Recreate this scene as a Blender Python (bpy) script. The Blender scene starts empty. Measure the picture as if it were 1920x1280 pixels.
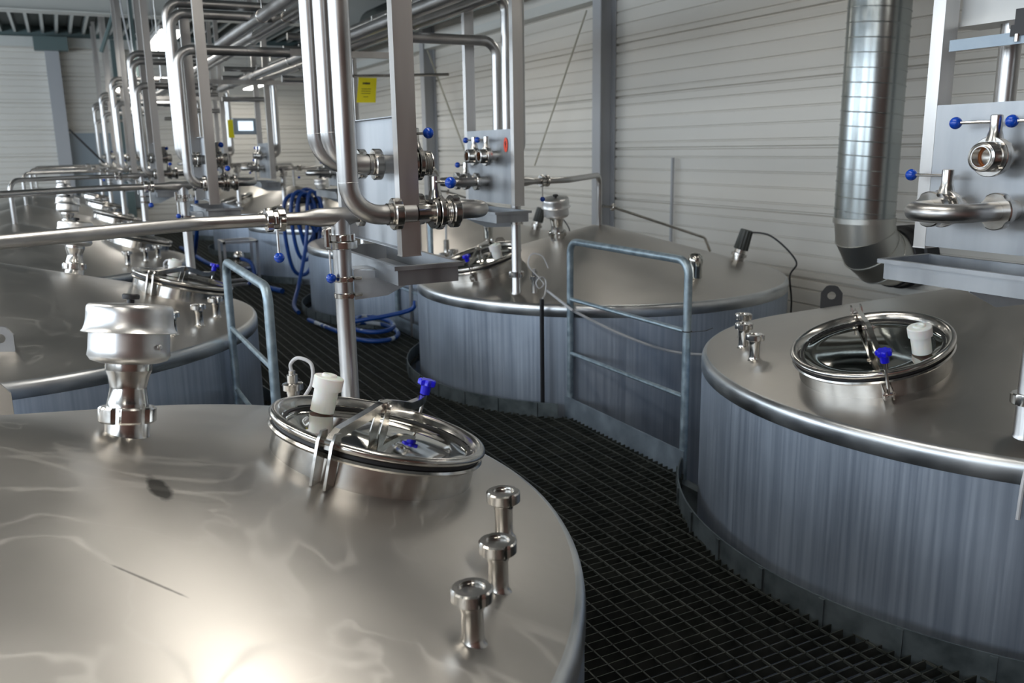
import bpy, bmesh, math, random
from mathutils import Vector, Matrix
random.seed(7)
PI = math.pi
S = bpy.context.scene
COL = S.collection

# ---------------------------------------------------------------- camera
cd = bpy.data.cameras.new('camera'); cam = bpy.data.objects.new('camera', cd); COL.objects.link(cam)
cd.sensor_width = 36.0; cd.lens = 36.0*1618/1920
cd.clip_start = 0.05; cd.clip_end = 200
cd.dof.use_dof = True; cd.dof.focus_distance = 2.7; cd.dof.aperture_fstop = 4.0
def nrm(v): return Vector(v).normalized()
_y = nrm((107-960, -(291-640), -1618)); _x0 = nrm((4200-960, -(225-640), -1618))
_z = _x0.cross(_y).normalized(); _x = _y.cross(_z)
cam.matrix_world = Matrix.Translation((0, 0, 1.65)) @ Matrix((_x, _y, _z)).to_4x4()
S.camera = cam

# ---------------------------------------------------------------- exposure, world
S.view_settings.view_transform = 'Standard'; S.view_settings.look = 'None'
S.view_settings.gamma = 1; S.view_settings.exposure = 0.1; S.view_settings.use_curve_mapping = False
W = bpy.data.worlds.new('world'); S.world = W; W.use_nodes = True
bg = W.node_tree.nodes['Background']
sky = W.node_tree.nodes.new('ShaderNodeTexSky'); sky.sky_type = 'HOSEK_WILKIE'; sky.turbidity = 6
sky.sun_direction = (0.5, -0.3, 0.8)
W.node_tree.links.new(sky.outputs[0], bg.inputs[0]); bg.inputs[1].default_value = 0.6

def area(name, loc, rot, sx, sy, power, col):
    l = bpy.data.lights.new(name, 'AREA'); l.shape = 'RECTANGLE'; l.size = sx; l.size_y = sy
    l.energy = power; l.color = col
    o = bpy.data.objects.new(name, l); COL.objects.link(o); o.location = loc; o.rotation_euler = rot
    return o
# daylight entering by the windows of the left wall and the back wall
DAY = (0.78, 0.89, 1.0)
XL = -6.0; YB = -5.0; YE = 21.0; XR = 5.5; ZC = 4.1
for yc in (-2.0, 3.0, 8.0, 13.0, 18.0):
    area('window_daylight', (XL+0.12, yc, 2.55), (0, -PI/2, 0), 1.9, 4.2, 180, DAY)
# ---------------------------------------------------------------- materials
def newmat(name):
    m = bpy.data.materials.new(name); m.use_nodes = True
    nt = m.node_tree; return m, nt, nt.nodes['Principled BSDF']
def flat(name, col, rough=0.5, metal=0.0, **kw):
    m, nt, p = newmat(name)
    p.inputs['Base Color'].default_value = (*col, 1); p.inputs['Roughness'].default_value = rough
    p.inputs['Metallic'].default_value = metal
    for k, v in kw.items(): p.inputs[k.replace('_', ' ')].default_value = v
    return m
def metal(name, col, col2, r0, r1, scale=(3, 3, 3), detail=6, bump=0.0, bscale=40, aniso=0.0, metallic=1.0, lo=.35, hi=.65, big=0):
    m, nt, p = newmat(name); N = nt.nodes; L = nt.links
    tc = N.new('ShaderNodeTexCoord'); mp = N.new('ShaderNodeMapping'); mp.inputs['Scale'].default_value = scale
    L.new(tc.outputs['Object'], mp.inputs[0])
    n1 = N.new('ShaderNodeTexNoise'); n1.inputs['Scale'].default_value = 1.0; n1.inputs['Detail'].default_value = detail
    L.new(mp.outputs[0], n1.inputs['Vector'])
    cr = N.new('ShaderNodeMapRange'); cr.inputs['From Min'].default_value = lo; cr.inputs['From Max'].default_value = hi
    L.new(n1.outputs['Fac'], cr.inputs['Value'])
    mx = N.new('ShaderNodeMix'); mx.data_type = 'RGBA'
    mx.inputs['A'].default_value = (*col, 1); mx.inputs['B'].default_value = (*col2, 1)
    L.new(cr.outputs[0], mx.inputs['Factor']); L.new(mx.outputs['Result'], p.inputs['Base Color'])
    if big:
        n3 = N.new('ShaderNodeTexNoise'); n3.inputs['Scale'].default_value = 1.1; n3.inputs['Detail'].default_value = 4; L.new(tc.outputs['Object'], n3.inputs['Vector'])
        c3 = N.new('ShaderNodeMapRange'); c3.inputs['From Min'].default_value = .35; c3.inputs['From Max'].default_value = .65
        c3.inputs['To Min'].default_value = 1-big; c3.inputs['To Max'].default_value = 1.0; L.new(n3.outputs['Fac'], c3.inputs['Value'])
        vm = N.new('ShaderNodeVectorMath'); vm.operation = 'SCALE'; L.new(mx.outputs['Result'], vm.inputs[0]); L.new(c3.outputs[0], vm.inputs['Scale']); L.new(vm.outputs[0], p.inputs['Base Color'])
    rr = N.new('ShaderNodeMapRange'); rr.inputs['From Min'].default_value = lo; rr.inputs['From Max'].default_value = hi
    rr.inputs['To Min'].default_value = r0; rr.inputs['To Max'].default_value = r1
    L.new(n1.outputs['Fac'], rr.inputs['Value']); L.new(rr.outputs[0], p.inputs['Roughness'])
    p.inputs['Metallic'].default_value = metallic
    if aniso: p.inputs['Anisotropic'].default_value = aniso
    if bump:
        n2 = N.new('ShaderNodeTexNoise'); n2.inputs['Scale'].default_value = bscale; n2.inputs['Detail'].default_value = 3
        L.new(tc.outputs['Object'], n2.inputs['Vector'])
        b = N.new('ShaderNodeBump'); b.inputs['Strength'].default_value = bump; b.inputs['Distance'].default_value = 0.01
        L.new(n2.outputs['Fac'], b.inputs['Height']); L.new(b.outputs[0], p.inputs['Normal'])
    return m
M = {}
M['top'] = metal('tank_top_steel', (.50, .475, .445), (.57, .545, .51), .33, .42, (2.2, 2.2, 2.2), 8, bump=.016, bscale=2.2)
M['topA'] = metal('scuffed_tank_top_steel', (.50, .475, .445), (.57, .545, .51), .33, .42, (2.2, 2.2, 2.2), 8, bump=.016, bscale=2.2)
M['shell'] = metal('tank_shell_steel', (.42, .49, .60), (.54, .61, .71), .42, .52, (55, 55, 1.0), 4, bump=.02, bscale=3, big=.3, metallic=.74)
M['band'] = metal('polished_rim_steel', (.52, .54, .56), (.70, .71, .71), .30, .44, (4, 4, 9), 3)
M['pipe'] = metal('satin_pipe_steel', (.44, .43, .42), (.52, .51, .50), .30, .39, (6, 6, 3), 4)
M['pol'] = metal('polished_fitting_steel', (.52, .50, .47), (.64, .62, .59), .15, .25, (20, 20, 20), 2)
M['mirror'] = metal('mirror_lid_steel', (.46, .45, .42), (.55, .54, .50), .03, .06, (5, 5, 5), 3, bump=.04, bscale=6)
M['sheet'] = metal('brushed_sheet_steel', (.32, .335, .355), (.44, .455, .475), .40, .52, (9, 9, 1.6), 6)
M['post'] = metal('brushed_post_steel', (.56, .545, .53), (.63, .615, .60), .34, .46, (14, 14, 1.2), 5)
M['vent'] = metal('matt_vent_steel', (.66, .65, .64), (.76, .75, .74), .30, .42, (8, 8, 8), 4)
M['galv'] = metal('galvanised_steel', (.24, .31, .36), (.38, .46, .51), .38, .52, (25, 25, 25), 5, metallic=.75)
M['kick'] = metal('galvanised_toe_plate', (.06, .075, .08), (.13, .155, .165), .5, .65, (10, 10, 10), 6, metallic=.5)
M['grate'] = metal('weathered_grating_steel', (.03, .034, .03), (.065, .07, .062), .5, .7, (12, 12, 12), 6, metallic=.35)
M['duct'] = flat('spiral_duct_zinc', (.40, .43, .43), .26, 1.0)
M['elb'] = flat('duct_elbow_zinc', (.56, .56, .53), .40, 1.0)
M['dark'] = flat('black_rubber_and_lug_shade', (.015, .015, .017), .5)
M['void'] = flat('dark_basement', (.045, .045, .045), .9)
M['blue'] = flat('blue_knob_plastic', (.004, .055, .40), .22)
M['blue2'] = flat('ultramarine_star_knob', (.012, .012, .62), .25)
M['hose'] = flat('blue_hose_rubber', (.003, .045, .22), .35)
M['white'] = flat('white_plastic', (.75, .75, .74), .4)
M['cap'] = flat('milky_plastic', (.82, .83, .80), .35, Subsurface_Weight=.3)
M['cable'] = flat('grey_cable', (.55, .55, .56), .5)
M['colm'] = flat('painted_column', (.42, .43, .45), .5)
M['beam'] = flat('painted_beam', (.62, .63, .60), .5)
M['green'] = flat('dark_green_strut', (.12, .17, .17), .5)
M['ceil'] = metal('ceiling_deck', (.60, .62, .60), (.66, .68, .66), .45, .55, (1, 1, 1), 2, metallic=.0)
M['recess_shade'] = flat('ceiling_recess_shade', (.13, .145, .14), .6)  # shade between the deck ribs, put into the colour of the recesses
M['yellow'] = flat('yellow_paper', (.82, .70, .01), .4)
M['ink'] = flat('black_ink', (.02, .02, .02), .6)
M['red'] = flat('orange_red_sticker', (.75, .06, .02), .5)
M['housing'] = flat('grey_plastic_housing', (.30, .35, .39), .4)
M['greyvalve'] = flat('white_valve_head', (.72, .72, .70), .35)
M['brick'] = flat('brown_red_wall_paint', (.24, .11, .08), .6)
M['blast'] = metal('bead_blasted_steel', (.46, .50, .54), (.54, .57, .61), .5, .6, (12, 12, 12), 4, metallic=.45)
M['amber'] = flat('amber_seat_ring', (.42, .13, .03), .4)
M['rope'] = flat('tan_rod', (.40, .38, .30), .6)
def emis(name, col, s):
    m, nt, p = newmat(name); p.inputs['Base Color'].default_value = (*col, 1)
    p.inputs['Emission Color'].default_value = (*col, 1); p.inputs['Emission Strength'].default_value = s; return m
M['tube'] = emis('lit_fluorescent_tube', (1, .97, .90), 9)
M['screen'] = emis('lit_screen', (.75, .88, 1), 1.1)
m, nt, p = newmat('wall_cladding'); N = nt.nodes; L = nt.links
tc = N.new('ShaderNodeTexCoord'); n1 = N.new('ShaderNodeTexNoise'); n1.inputs['Scale'].default_value = .7; n1.inputs['Detail'].default_value = 5
L.new(tc.outputs['Object'], n1.inputs['Vector']); cr = N.new('ShaderNodeValToRGB')
cr.color_ramp.elements[0].color = (.68, .655, .60, 1); cr.color_ramp.elements[1].color = (.74, .715, .665, 1)
L.new(n1.outputs['Fac'], cr.inputs[0]); L.new(cr.outputs[0], p.inputs['Base Color']); p.inputs['Roughness'].default_value = .45
M['wall'] = m
m, nt, p = newmat('window_glass'); p.inputs['Base Color'].default_value = (.95, .98, 1, 1)
p.inputs['Transmission Weight'].default_value = 1; p.inputs['Roughness'].default_value = .02; M['glass'] = m

SCUFF = (.38, -.305, math.radians(-76), .055, .022)
SCRATCH = (.322, -.612, math.radians(-44), .085, .003)
# stains on tank tops: pale drag marks and a few dark scuffs
def stain(m):
    nt = m.node_tree; N = nt.nodes; L = nt.links; p = N['Principled BSDF']
    tc = N.new('ShaderNodeTexCoord')
    wv = N.new('ShaderNodeTexNoise'); wv.inputs['Scale'].default_value = 1.6; wv.inputs['Detail'].default_value = 3; wv.inputs['Distortion'].default_value = 2.2
    L.new(tc.outputs['Object'], wv.inputs['Vector'])
    r = N.new('ShaderNodeValToRGB'); e = r.color_ramp.elements
    e[0].position = .485; e[0].color = (0, 0, 0, 1); e[1].position = .5; e[1].color = (1, 1, 1, 1)
    k = e.new(.515); k.color = (0, 0, 0, 1)
    L.new(wv.outputs['Fac'], r.inputs[0])
    mu = N.new('ShaderNodeMath'); mu.operation = 'MULTIPLY'; mu.inputs[1].default_value = .08
    L.new(r.outputs[0], mu.inputs[0])
    src = p.inputs['Base Color'].links[0].from_socket
    mx = N.new('ShaderNodeMix'); mx.data_type = 'RGBA'; mx.inputs['B'].default_value = (.85, .84, .82, 1)
    L.new(mu.outputs[0], mx.inputs['Factor']); L.new(src, mx.inputs['A']); L.new(mx.outputs['Result'], p.inputs['Base Color'])
    rs = p.inputs['Roughness'].links[0].from_socket
    ad = N.new('ShaderNodeMath'); ad.operation = 'ADD'; L.new(rs, ad.inputs[0]); L.new(mu.outputs[0], ad.inputs[1])
    L.new(ad.outputs[0], p.inputs['Roughness'])
stain(M['top']); stain(M['topA'])
# a dark scuff and a thin scratch on the foreground tank top
def mark(m, cx, cy, ang, lx, ly, col, amt):
    nt = m.node_tree; N = nt.nodes; L = nt.links; p = N['Principled BSDF']
    tc = N.new('ShaderNodeTexCoord'); mp = N.new('ShaderNodeMapping'); mp.vector_type = 'TEXTURE'
    mp.inputs['Location'].default_value = (cx, cy, 0); mp.inputs['Rotation'].default_value = (0, 0, ang); mp.inputs['Scale'].default_value = (lx, ly, 1e4)
    L.new(tc.outputs['Object'], mp.inputs[0])
    ln = N.new('ShaderNodeVectorMath'); ln.operation = 'LENGTH'; L.new(mp.outputs[0], ln.inputs[0])
    nz = N.new('ShaderNodeTexNoise'); nz.inputs['Scale'].default_value = 40; L.new(tc.outputs['Object'], nz.inputs['Vector'])
    ad = N.new('ShaderNodeMath'); ad.operation = 'MULTIPLY_ADD'; ad.inputs[1].default_value = .8; L.new(nz.outputs['Fac'], ad.inputs[0]); L.new(ln.outputs['Value'], ad.inputs[2])
    r = N.new('ShaderNodeMapRange'); r.inputs['From Min'].default_value = 1.1; r.inputs['From Max'].default_value = 1.5; r.inputs['To Min'].default_value = amt; r.inputs['To Max'].default_value = 0
    L.new(ad.outputs[0], r.inputs['Value'])
    src = p.inputs['Base Color'].links[0].from_socket
    mx = N.new('ShaderNodeMix'); mx.data_type = 'RGBA'; mx.inputs['B'].default_value = (*col, 1)
    L.new(r.outputs[0], mx.inputs['Factor']); L.new(src, mx.inputs['A']); L.new(mx.outputs['Result'], p.inputs['Base Color'])
mark(M['topA'], *SCUFF, (.05, .048, .045), .85)
mark(M['topA'], *SCRATCH, (.10, .095, .09), .7)

# ---------------------------------------------------------------- mesh builder
class MB:
    def __init__(s): s.v = []; s.f = []; s.m = []; s.mi = 0
    def add(s, vs, fs):
        b = len(s.v); s.v += [tuple(v) for v in vs]; s.f += [tuple(b+i for i in f) for f in fs]; s.m += [s.mi]*len(fs); return s
    def box(s, c, d, rot=None):
        R = rot.to_3x3() if rot else Matrix.Identity(3); c = Vector(c); vs = []
        for x in (-1, 1):
            for y in (-1, 1):
                for z in (-1, 1): vs.append(c + R @ Vector((x*d[0]/2, y*d[1]/2, z*d[2]/2)))
        return s.add(vs, [(0,1,3,2),(4,6,7,5),(0,4,5,1),(2,3,7,6),(0,2,6,4),(1,5,7,3)])
    def lathe(s, prof, o=(0,0,0), ax=(0,0,1), seg=32, notch=None, loop=False):
        # prof: list of (r, h) along axis
        o = Vector(o); a = Vector(ax).normalized()
        u = a.orthogonal().normalized(); 
        if abs(a.z) > .9999: u = Vector((1,0,0))
        w = a.cross(u); vs = []; fs = []
        for r, h in prof:
            for i in range(seg):
                t = 2*PI*i/seg; rr = r
                vs.append(o + a*h + (u*math.cos(t)+w*math.sin(t))*rr)
        n = len(prof)
        for j in range(n if loop else n-1):
            k = (j+1) % n
            for i in range(seg):
                i2 = (i+1) % seg
                fs.append((j*seg+i, j*seg+i2, k*seg+i2, k*seg+i))
        return s.add(vs, fs)
    def cyl(s, p0, p1, r, seg=16, r2=None):
        p0 = Vector(p0); p1 = Vector(p1); h = (p1-p0).length; r2 = r if r2 is None else r2
        return s.lathe([(1e-5,0),(r,0),(r2,h),(1e-5,h)], p0, p1-p0, seg)
    def ring(s, o, ax, ro, ri, h, seg=32):
        b = min(.002, h*.2)
        return s.lathe([(ri,0),(ro-b,0),(ro,b),(ro,h-b),(ro-b,h),(ri,h)], o, ax, seg, loop=True)
    def nut(s, o, ax, ro, ri, h, n=4, seg=40, ph=0.0):
        # round slotted union nut, o at its middle
        o = Vector(o); a = Vector(ax).normalized(); u = a.orthogonal().normalized()
        if abs(a.z) > .9999: u = Vector((1,0,0))
        w = a.cross(u); vs = []; fs = []
        b = h*.12
        rows = [(0, -h/2, 0), (1, -h/2, -b), (1, -h/2+b, 0), (1, h/2-b, 0), (1, h/2, -b), (0, h/2, 0)]
        for k, hh, dr in rows:
            for i in range(seg):
                t = 2*PI*i/seg+ph; slot = (i % (seg//n)) < 2
                r = ri if k == 0 else (ro*.88 if slot else ro+dr)
                vs.append(o + a*hh + (u*math.cos(t)+w*math.sin(t))*r)
        for j in range(6):
            k = (j+1) % 6
            for i in range(seg):
                i2 = (i+1) % seg; fs.append((j*seg+i, j*seg+i2, k*seg+i2, k*seg+i))
        return s.add(vs, fs)
    def tube(s, pts, r, seg=16, caps=True, closed=False):
        P = [Vector(p) for p in pts]; n = len(P); vs = []; fs = []
        T = []
        for i in range(n):
            if closed: t = P[(i+1) % n]-P[i-1]
            else: t = P[min(i+1, n-1)]-P[max(i-1, 0)]
            T.append(t.normalized())
        u = T[0].orthogonal().normalized()
        rr = r if isinstance(r, (list, tuple)) else [r]*n
        for i in range(n):
            if i: 
                u = u - T[i]*u.dot(T[i])
                u = u.normalized() if u.length > 1e-6 else T[i].orthogonal().normalized()
            w = T[i].cross(u)
            for k in range(seg):
                a = 2*PI*k/seg; vs.append(P[i]+(u*math.cos(a)+w*math.sin(a))*rr[i])
        for i in range(n if closed else n-1):
            j = (i+1) % n
            for k in range(seg):
                k2 = (k+1) % seg; fs.append((i*seg+k, i*seg+k2, j*seg+k2, j*seg+k))
        if caps and not closed:
            fs.append(tuple(range(seg-1, -1, -1))); fs.append(tuple((n-1)*seg+k for k in range(seg)))
        return s.add(vs, fs)
    def prism(s, pts, d):
        # planar polygon pts extruded by vector d
        P = [Vector(p) for p in pts]; d = Vector(d); n = len(P)
        return s.add(P+[p+d for p in P], [tuple(range(n-1, -1, -1)), tuple(range(n, 2*n))] + [(i, (i+1) % n, n+(i+1) % n, n+i) for i in range(n)])
    def sphere(s, c, r, seg=20, rings=12, sq=1.0):
        prof = [(max(1e-5, r*math.sin(PI*i/rings)), -r*sq*math.cos(PI*i/rings)) for i in range(rings+1)]
        return s.lathe(prof, c, (0,0,1), seg)

def fillet(pts, R, n=7):
    P = [Vector(p) for p in pts]; out = [P[0]]
    for i in range(1, len(P)-1):
        a = (P[i-1]-P[i]); b = (P[i+1]-P[i]); la, lb = a.length, b.length; a.normalize(); b.normalize()
        ang = math.acos(max(-1, min(1, a.dot(b))))
        if ang > PI-.02: out.append(P[i]); continue
        rr = R[i-1] if isinstance(R, (list, tuple)) else R
        d = min(rr/math.tan(ang/2), la*.499, lb*.499); rr = d*math.tan(ang/2)
        c = P[i] + (a+b).normalized()*(rr/math.sin(ang/2))
        s0 = P[i]+a*d-c; s1 = P[i]+b*d-c; tot = s0.angle(s1)
        axis = s0.cross(s1).normalized()
        for k in range(n+1): out.append(c + Matrix.Rotation(tot*k/n, 3, axis) @ s0)
    out.append(P[-1]); return out
def smooth_curve(pts, n=8, closed=False):
    P = [Vector(p) for p in pts]; out = []; m = len(P)
    rng = range(m if closed else m-1)
    for i in rng:
        if closed: p0, p1, p2, p3 = P[i-1], P[i], P[(i+1) % m], P[(i+2) % m]
        else: p0, p1, p2, p3 = P[max(i-1, 0)], P[i], P[i+1], P[min(i+2, m-1)]
        for k in range(n):
            t = k/n
            out.append(.5*((2*p1)+(-p0+p2)*t+(2*p0-5*p1+4*p2-p3)*t*t+(-p0+3*p1-3*p2+p3)*t**3))
    if not closed: out.append(P[-1])
    return out

CACHE = {}
def obj(name, mb, mats, parent=None, base=(0,0,0), key=None, sharp=35, label=None):
    """mb: MB or function making one (only called when the cached mesh is missing)"""
    me = CACHE.get(key) if key else None
    if me is None:
        if callable(mb): mb = mb()
        b = Vector(base)
        me = bpy.data.meshes.new(name); me.from_pydata([tuple(Vector(v)-b) for v in mb.v], [], mb.f)
        for x in (mats if isinstance(mats, (list, tuple)) else [mats]): me.materials.append(M[x])
        me.polygons.foreach_set('use_smooth', [True]*len(me.polygons))
        me.polygons.foreach_set('material_index', mb.m)
        bm = bmesh.new(); bm.from_mesh(me); bmesh.ops.recalc_face_normals(bm, faces=bm.faces); bm.to_mesh(me); bm.free()
        me.set_sharp_from_angle(angle=math.radians(sharp)); me.update()
        if key: CACHE[key] = me
    o = bpy.data.objects.new(name, me); COL.objects.link(o)
    if parent: o.parent = parent
    if label: o['label'] = label
    return o
def tag(o, label, cat, group=None, kind=None):
    o['label'] = label; o['category'] = cat
    if group: o['group'] = group
    if kind: o['kind'] = kind
    return o
def thing(name, T, base, label, cat, group=None):
    o = bpy.data.objects.new(name, None); COL.objects.link(o); o.empty_display_size = .1
    o.matrix_world = T @ Matrix.Translation(base)
    return tag(o, label, cat, group)
def struct(name, mb, mats, key=None, sharp=30, label=None):
    o = obj(name, mb, mats, sharp=sharp); o['kind'] = 'structure'
    if label: o['label'] = label
    return o
I4 = Matrix.Identity(4)
def single(name, mb, mats, base, label, cat, group=None, sharp=35):
    o = obj(name, mb, mats, base=base, sharp=sharp); o.location = base
    return tag(o, label, cat, group)

# ---------------------------------------------------------------- layout
R = 1.4; ZR = .62; ZT = .695; SL = .385; RK = 1.38
TANKS = {
 'A': ((-.265, 2.215), 0), 'B': ((-.40, 5.60), 0), 'B2': ((-.40, 8.87), 0), 'B3': ((-.40, 12.14), 0), 'B4': ((-.40, 15.4), 0), 'B5': ((-.40, 18.6), 0),
 'C': ((3.70, 2.25), PI), 'D': ((3.62, 5.59), PI), 'E': ((3.60, 8.75), PI), 'F': ((3.60, 12.0), PI), 'G': ((3.60, 15.25), PI), 'H': ((3.60, 18.5), PI)}
WHO = {'A': 'the foreground tank', 'B': 'the second tank on the left', 'B2': 'the third left tank', 'B3': 'the fourth left tank',
 'B4': 'the fifth left tank', 'B5': 'the farthest left tank', 'C': 'the right foreground tank',
 'D': 'the tank behind the long safety rail', 'E': 'the tank by the hanging blue hose', 'F': 'the fourth tank along the wall', 'G': 'the fifth tank along the wall',
 'H': 'the farthest tank along the wall'}
def TM(k): (x, y), a = TANKS[k]; return Matrix.Translation((x, y, 0)) @ Matrix.Rotation(a, 4, 'Z')
def TP(k): return TM(k) @ Matrix.Translation((-.055, 0, 0)) if k == 'A' else TM(k)   # frame of the pipework of a tank
def conez(r): return ZT + SL*(1-r/RK) if r < RK else ZT

# ---------------------------------------------------------------- setting
def grating():
    mb = MB(); x0, x1, y0, y1 = .55, 2.72, -1.5, 20.6
    rings = [(c[0], c[1], 1.485) for c, _ in TANKS.values()] + [(3.7, -1.1, 1.485)]
    def cuts(fixed, lo, hi, alongx):
        segs = [(lo, hi)]
        for cx, cy, r in rings:
            d = (fixed-cy) if alongx else (fixed-cx)
            if abs(d) < r:
                h = math.sqrt(r*r-d*d); a, b = ((cx-h, cx+h) if alongx else (cy-h, cy+h)); new = []
                for p, q in segs:
                    if b <= p or a >= q: new.append((p, q)); continue
                    if a > p: new.append((p, a))
                    if b < q: new.append((b, q))
                segs = new
        return [(p, q) for p, q in segs if q-p > .01]
    y = y0
    while y < y1:
        for p, q in cuts(y, x0, x1, True): mb.box(((p+q)/2, y, -.016), (q-p, .0035, .032))
        y += .0435
    x = x0+.02
    while x < x1:
        for p, q in cuts(x, y0, y1, False): mb.box((x, (p+q)/2, -.004), (.006, q-p, .008))
        x += .0765
    return mb
struct('floor', grating(), 'grate')
fl = MB().box((0, 8, -2.55), (12.5, 28, .1)); struct('trim_1', fl, 'void', label='dark basement floor far below the grating')
# support beams below the grating
sb = MB()
for y in (1.0, 2.6, 3.9, 5.5, 7.1, 8.7, 10.4, 12, 14, 16, 18): sb.box((1.65, y, -.11), (2.2, .07, .14))
for x in (.62, 2.68): sb.box((x, 9.5, -.11), (.06, 22, .14))
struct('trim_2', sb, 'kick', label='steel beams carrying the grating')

def cladding():
    # profile in (depth, z) swept along the wall; grooves every liner tray
    offs = [0, .087, .215, .344, .479]; P = 0.545; zs = []
    z = 1.622+5*P
    pts = []
    while z > -2.6:
        for i, o in enumerate(offs):
            zz = z-o; d = .035 if i == 0 else .018; w = .014 if i == 0 else .010
            pts += [(0, zz+w), (d, zz+w*.4), (d, zz-w*.4), (0, zz-w)]
        z -= P
    return [(d, z) for d, z in pts if -2.6 < z < ZC]
PR = [(0, ZC)] + cladding() + [(0, -2.6)]
def wallx(x, y0, y1, sgn, holes=None):
    mb = MB(); vs = []; n = len(PR)
    for y in (y0, y1):
        for d, z in PR: vs.append((x+sgn*d, y, z))
    mb.add(vs, [(i, i+1, n+i+1, n+i) for i in range(n-1)])
    return mb.box((x+sgn*.09, (y0+y1)/2, (ZC-2.6)/2), (.08, y1-y0, ZC+2.6))
struct('wall_right', wallx(XR, YB, YE, 1), 'wall')
mb = MB(); n = len(PR); vs = []
for x in (XL, XR):
    for d, z in PR: vs.append((x, YE+d, z))
mb.add(vs, [(i, i+1, n+i+1, n+i) for i in range(n-1)]); mb.box(((XL+XR)/2, YE+.09, (ZC-2.6)/2), (XR-XL, .08, ZC+2.6))
struct('wall_far', mb, 'wall')
# left wall with window openings, back wall with one
mb = MB(); mb.box((XL-.05, 8, -.55), (.1, 26, 4.1)); mb.box((XL-.05, 8, 3.85), (.1, 26, .5))
ye = YB
for yc in (-2.0, 3.0, 8.0, 13.0, 18.0):
    mb.box((XL-.05, (ye+yc-2.15)/2, 2.55), (.1, yc-2.15-ye, 2.1)); ye = yc+2.15
mb.box((XL-.05, (ye+YE)/2, 2.55), (.1, YE-ye, 2.1))
struct('wall_left', mb, 'wall')
for i, yc in enumerate((-2.0, 3.0, 8.0, 13.0, 18.0)):
    w = MB()
    for yy in (-2.12, -.7, .7, 2.12): w.box((XL-.04, yc+yy, 2.55), (.06, .06, 2.1))
    for zz in (1.53, 3.57): w.box((XL-.04, yc, zz), (.06, 4.3, .06))
    f = struct('window_%d' % (i+1), w, 'colm'); g = obj('pane', MB().box((XL-.05, yc, 2.55), (.008, 4.2, 2.0)), 'glass', f)
mb = MB(); mb.box(((XL+XR)/2, YB-.05, -.4), (XR-XL, .1, 4.4)); mb.box(((XL+XR)/2, YB-.05, 3.75), (XR-XL, .1, .7))
mb.box((XL+.45, YB-.05, 2.6), (.9, .1, 1.6)); mb.box(((-1+XR)/2, YB-.05, 2.6), (XR+1, .1, 1.6))
mb.box((-3, YB-.05, 2.6), (4, .1, 1.6)); struct('wall_back', mb, 'brick')
# ceiling deck: trapezoid ribs running along the hall
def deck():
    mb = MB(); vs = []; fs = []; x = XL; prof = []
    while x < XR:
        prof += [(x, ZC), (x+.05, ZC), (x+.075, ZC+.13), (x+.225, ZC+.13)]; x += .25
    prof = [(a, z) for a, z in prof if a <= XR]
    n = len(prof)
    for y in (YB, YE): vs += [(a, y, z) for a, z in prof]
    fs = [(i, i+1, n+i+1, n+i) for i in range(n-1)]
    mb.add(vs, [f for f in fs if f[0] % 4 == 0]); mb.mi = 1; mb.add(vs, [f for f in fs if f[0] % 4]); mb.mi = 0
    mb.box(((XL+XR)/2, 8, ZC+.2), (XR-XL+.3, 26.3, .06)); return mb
struct('ceiling', deck(), ['ceil', 'recess_shade'])
tn = [3]
def trim(mb, mat, label):
    o = struct('trim_%d' % tn[0], mb, mat, label=label); tn[0] += 1; return o
for y in (14.6, 9.4, 4.2, -1.0):
    trim(MB().box((-.25, y, 3.645), (11.4, .30, .02)).box((-.25, y, 3.87), (11.4, .02, .45)), 'beam', 'pale roof beam crossing the hall at %s' % {14.6: 'the far end', 9.4: 'mid length', 4.2: 'the near half', -1.0: 'the camera end'}[y])
trim(MB().box((-.25, YE-.06, 3.92), (11.4, .1, .19)), 'beam', 'cream fascia along the top of the far wall')
trim(MB().box((-.25, YE+.02, 4.14), (11.6, .06, .32)), 'green', 'dark closure strip above the fascia')
trim(MB().box((XR-.1, 8, 3.24), (.16, 25.8, .11)), 'beam', 'pale eaves rail along the right wall')
hd_ = MB().cyl((4.97, YB+.3, 3.66), (4.97, YE-.3, 3.66), .27, 48)
for i in range(250): hd_.ring((4.97, YB+.35+i*.1, 3.66), (0, 1, 0), .275, .268, .008, 32)
single('main_duct', hd_, 'duct', (4.97, 8, 3.39), 'horizontal ribbed duct along the top of the right wall', 'duct')
def hcol(x, y, ax, w=.16, d=.2, z0=-2.5, z1=4.1):
    mb = MB(); zc = (z0+z1)/2; h = z1-z0
    if ax == 'x':
        mb.box((x-d, y, zc), (.012, w, h)).box((x-d/2, y, zc), (d, .012, h)).box((x-.012, y, zc), (.012, w, h))
    else:
        mb.box((x, y-d, zc), (w, .012, h)).box((x, y-d/2, zc), (.012, d, h)).box((x, y-.012, zc), (w, .012, h))
    return mb
for y, t in ((8.25, 'nearest'), (13.35, 'middle'), (18.4, 'farthest'), (3.1, 'near end')):
    trim(hcol(XR, y, 'x'), 'colm', '%s grey column on the right wall' % t)
trim(MB().box((.14, YE-.13, .8), (.26, .26, 6.4)), 'colm', 'pale lilac column on the far wall')
trim(MB().box((.14, YE-.3, 3.86), (.62, .3, .26)), 'green', 'dark steel bracket at the head of the far column')
trim(MB().box((1.34, YE-.1, .8), (.16, .16, 6.4)), 'green', 'slim dark column on the far wall')
trim(MB().box((1.0, YE-.04, 1.3), (1.5, .06, 1.6)), 'housing', 'blue grey door panel in the far wall')
trim(MB().tube([(5.35, 8.54, 3.11), (5.35, 9.76, 1.43)], .009, 8).tube([(5.3, 13.1, 3.15), (5.42, 11.7, 1.2)], .012, 8), 'rope', 'thin diagonal bracing rods in front of the right wall')
trim(MB().cyl((5.45, 7.08, .2), (5.45, 7.08, 1.53), .016, 10), 'colm', 'thin vertical rod on the right wall')
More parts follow.
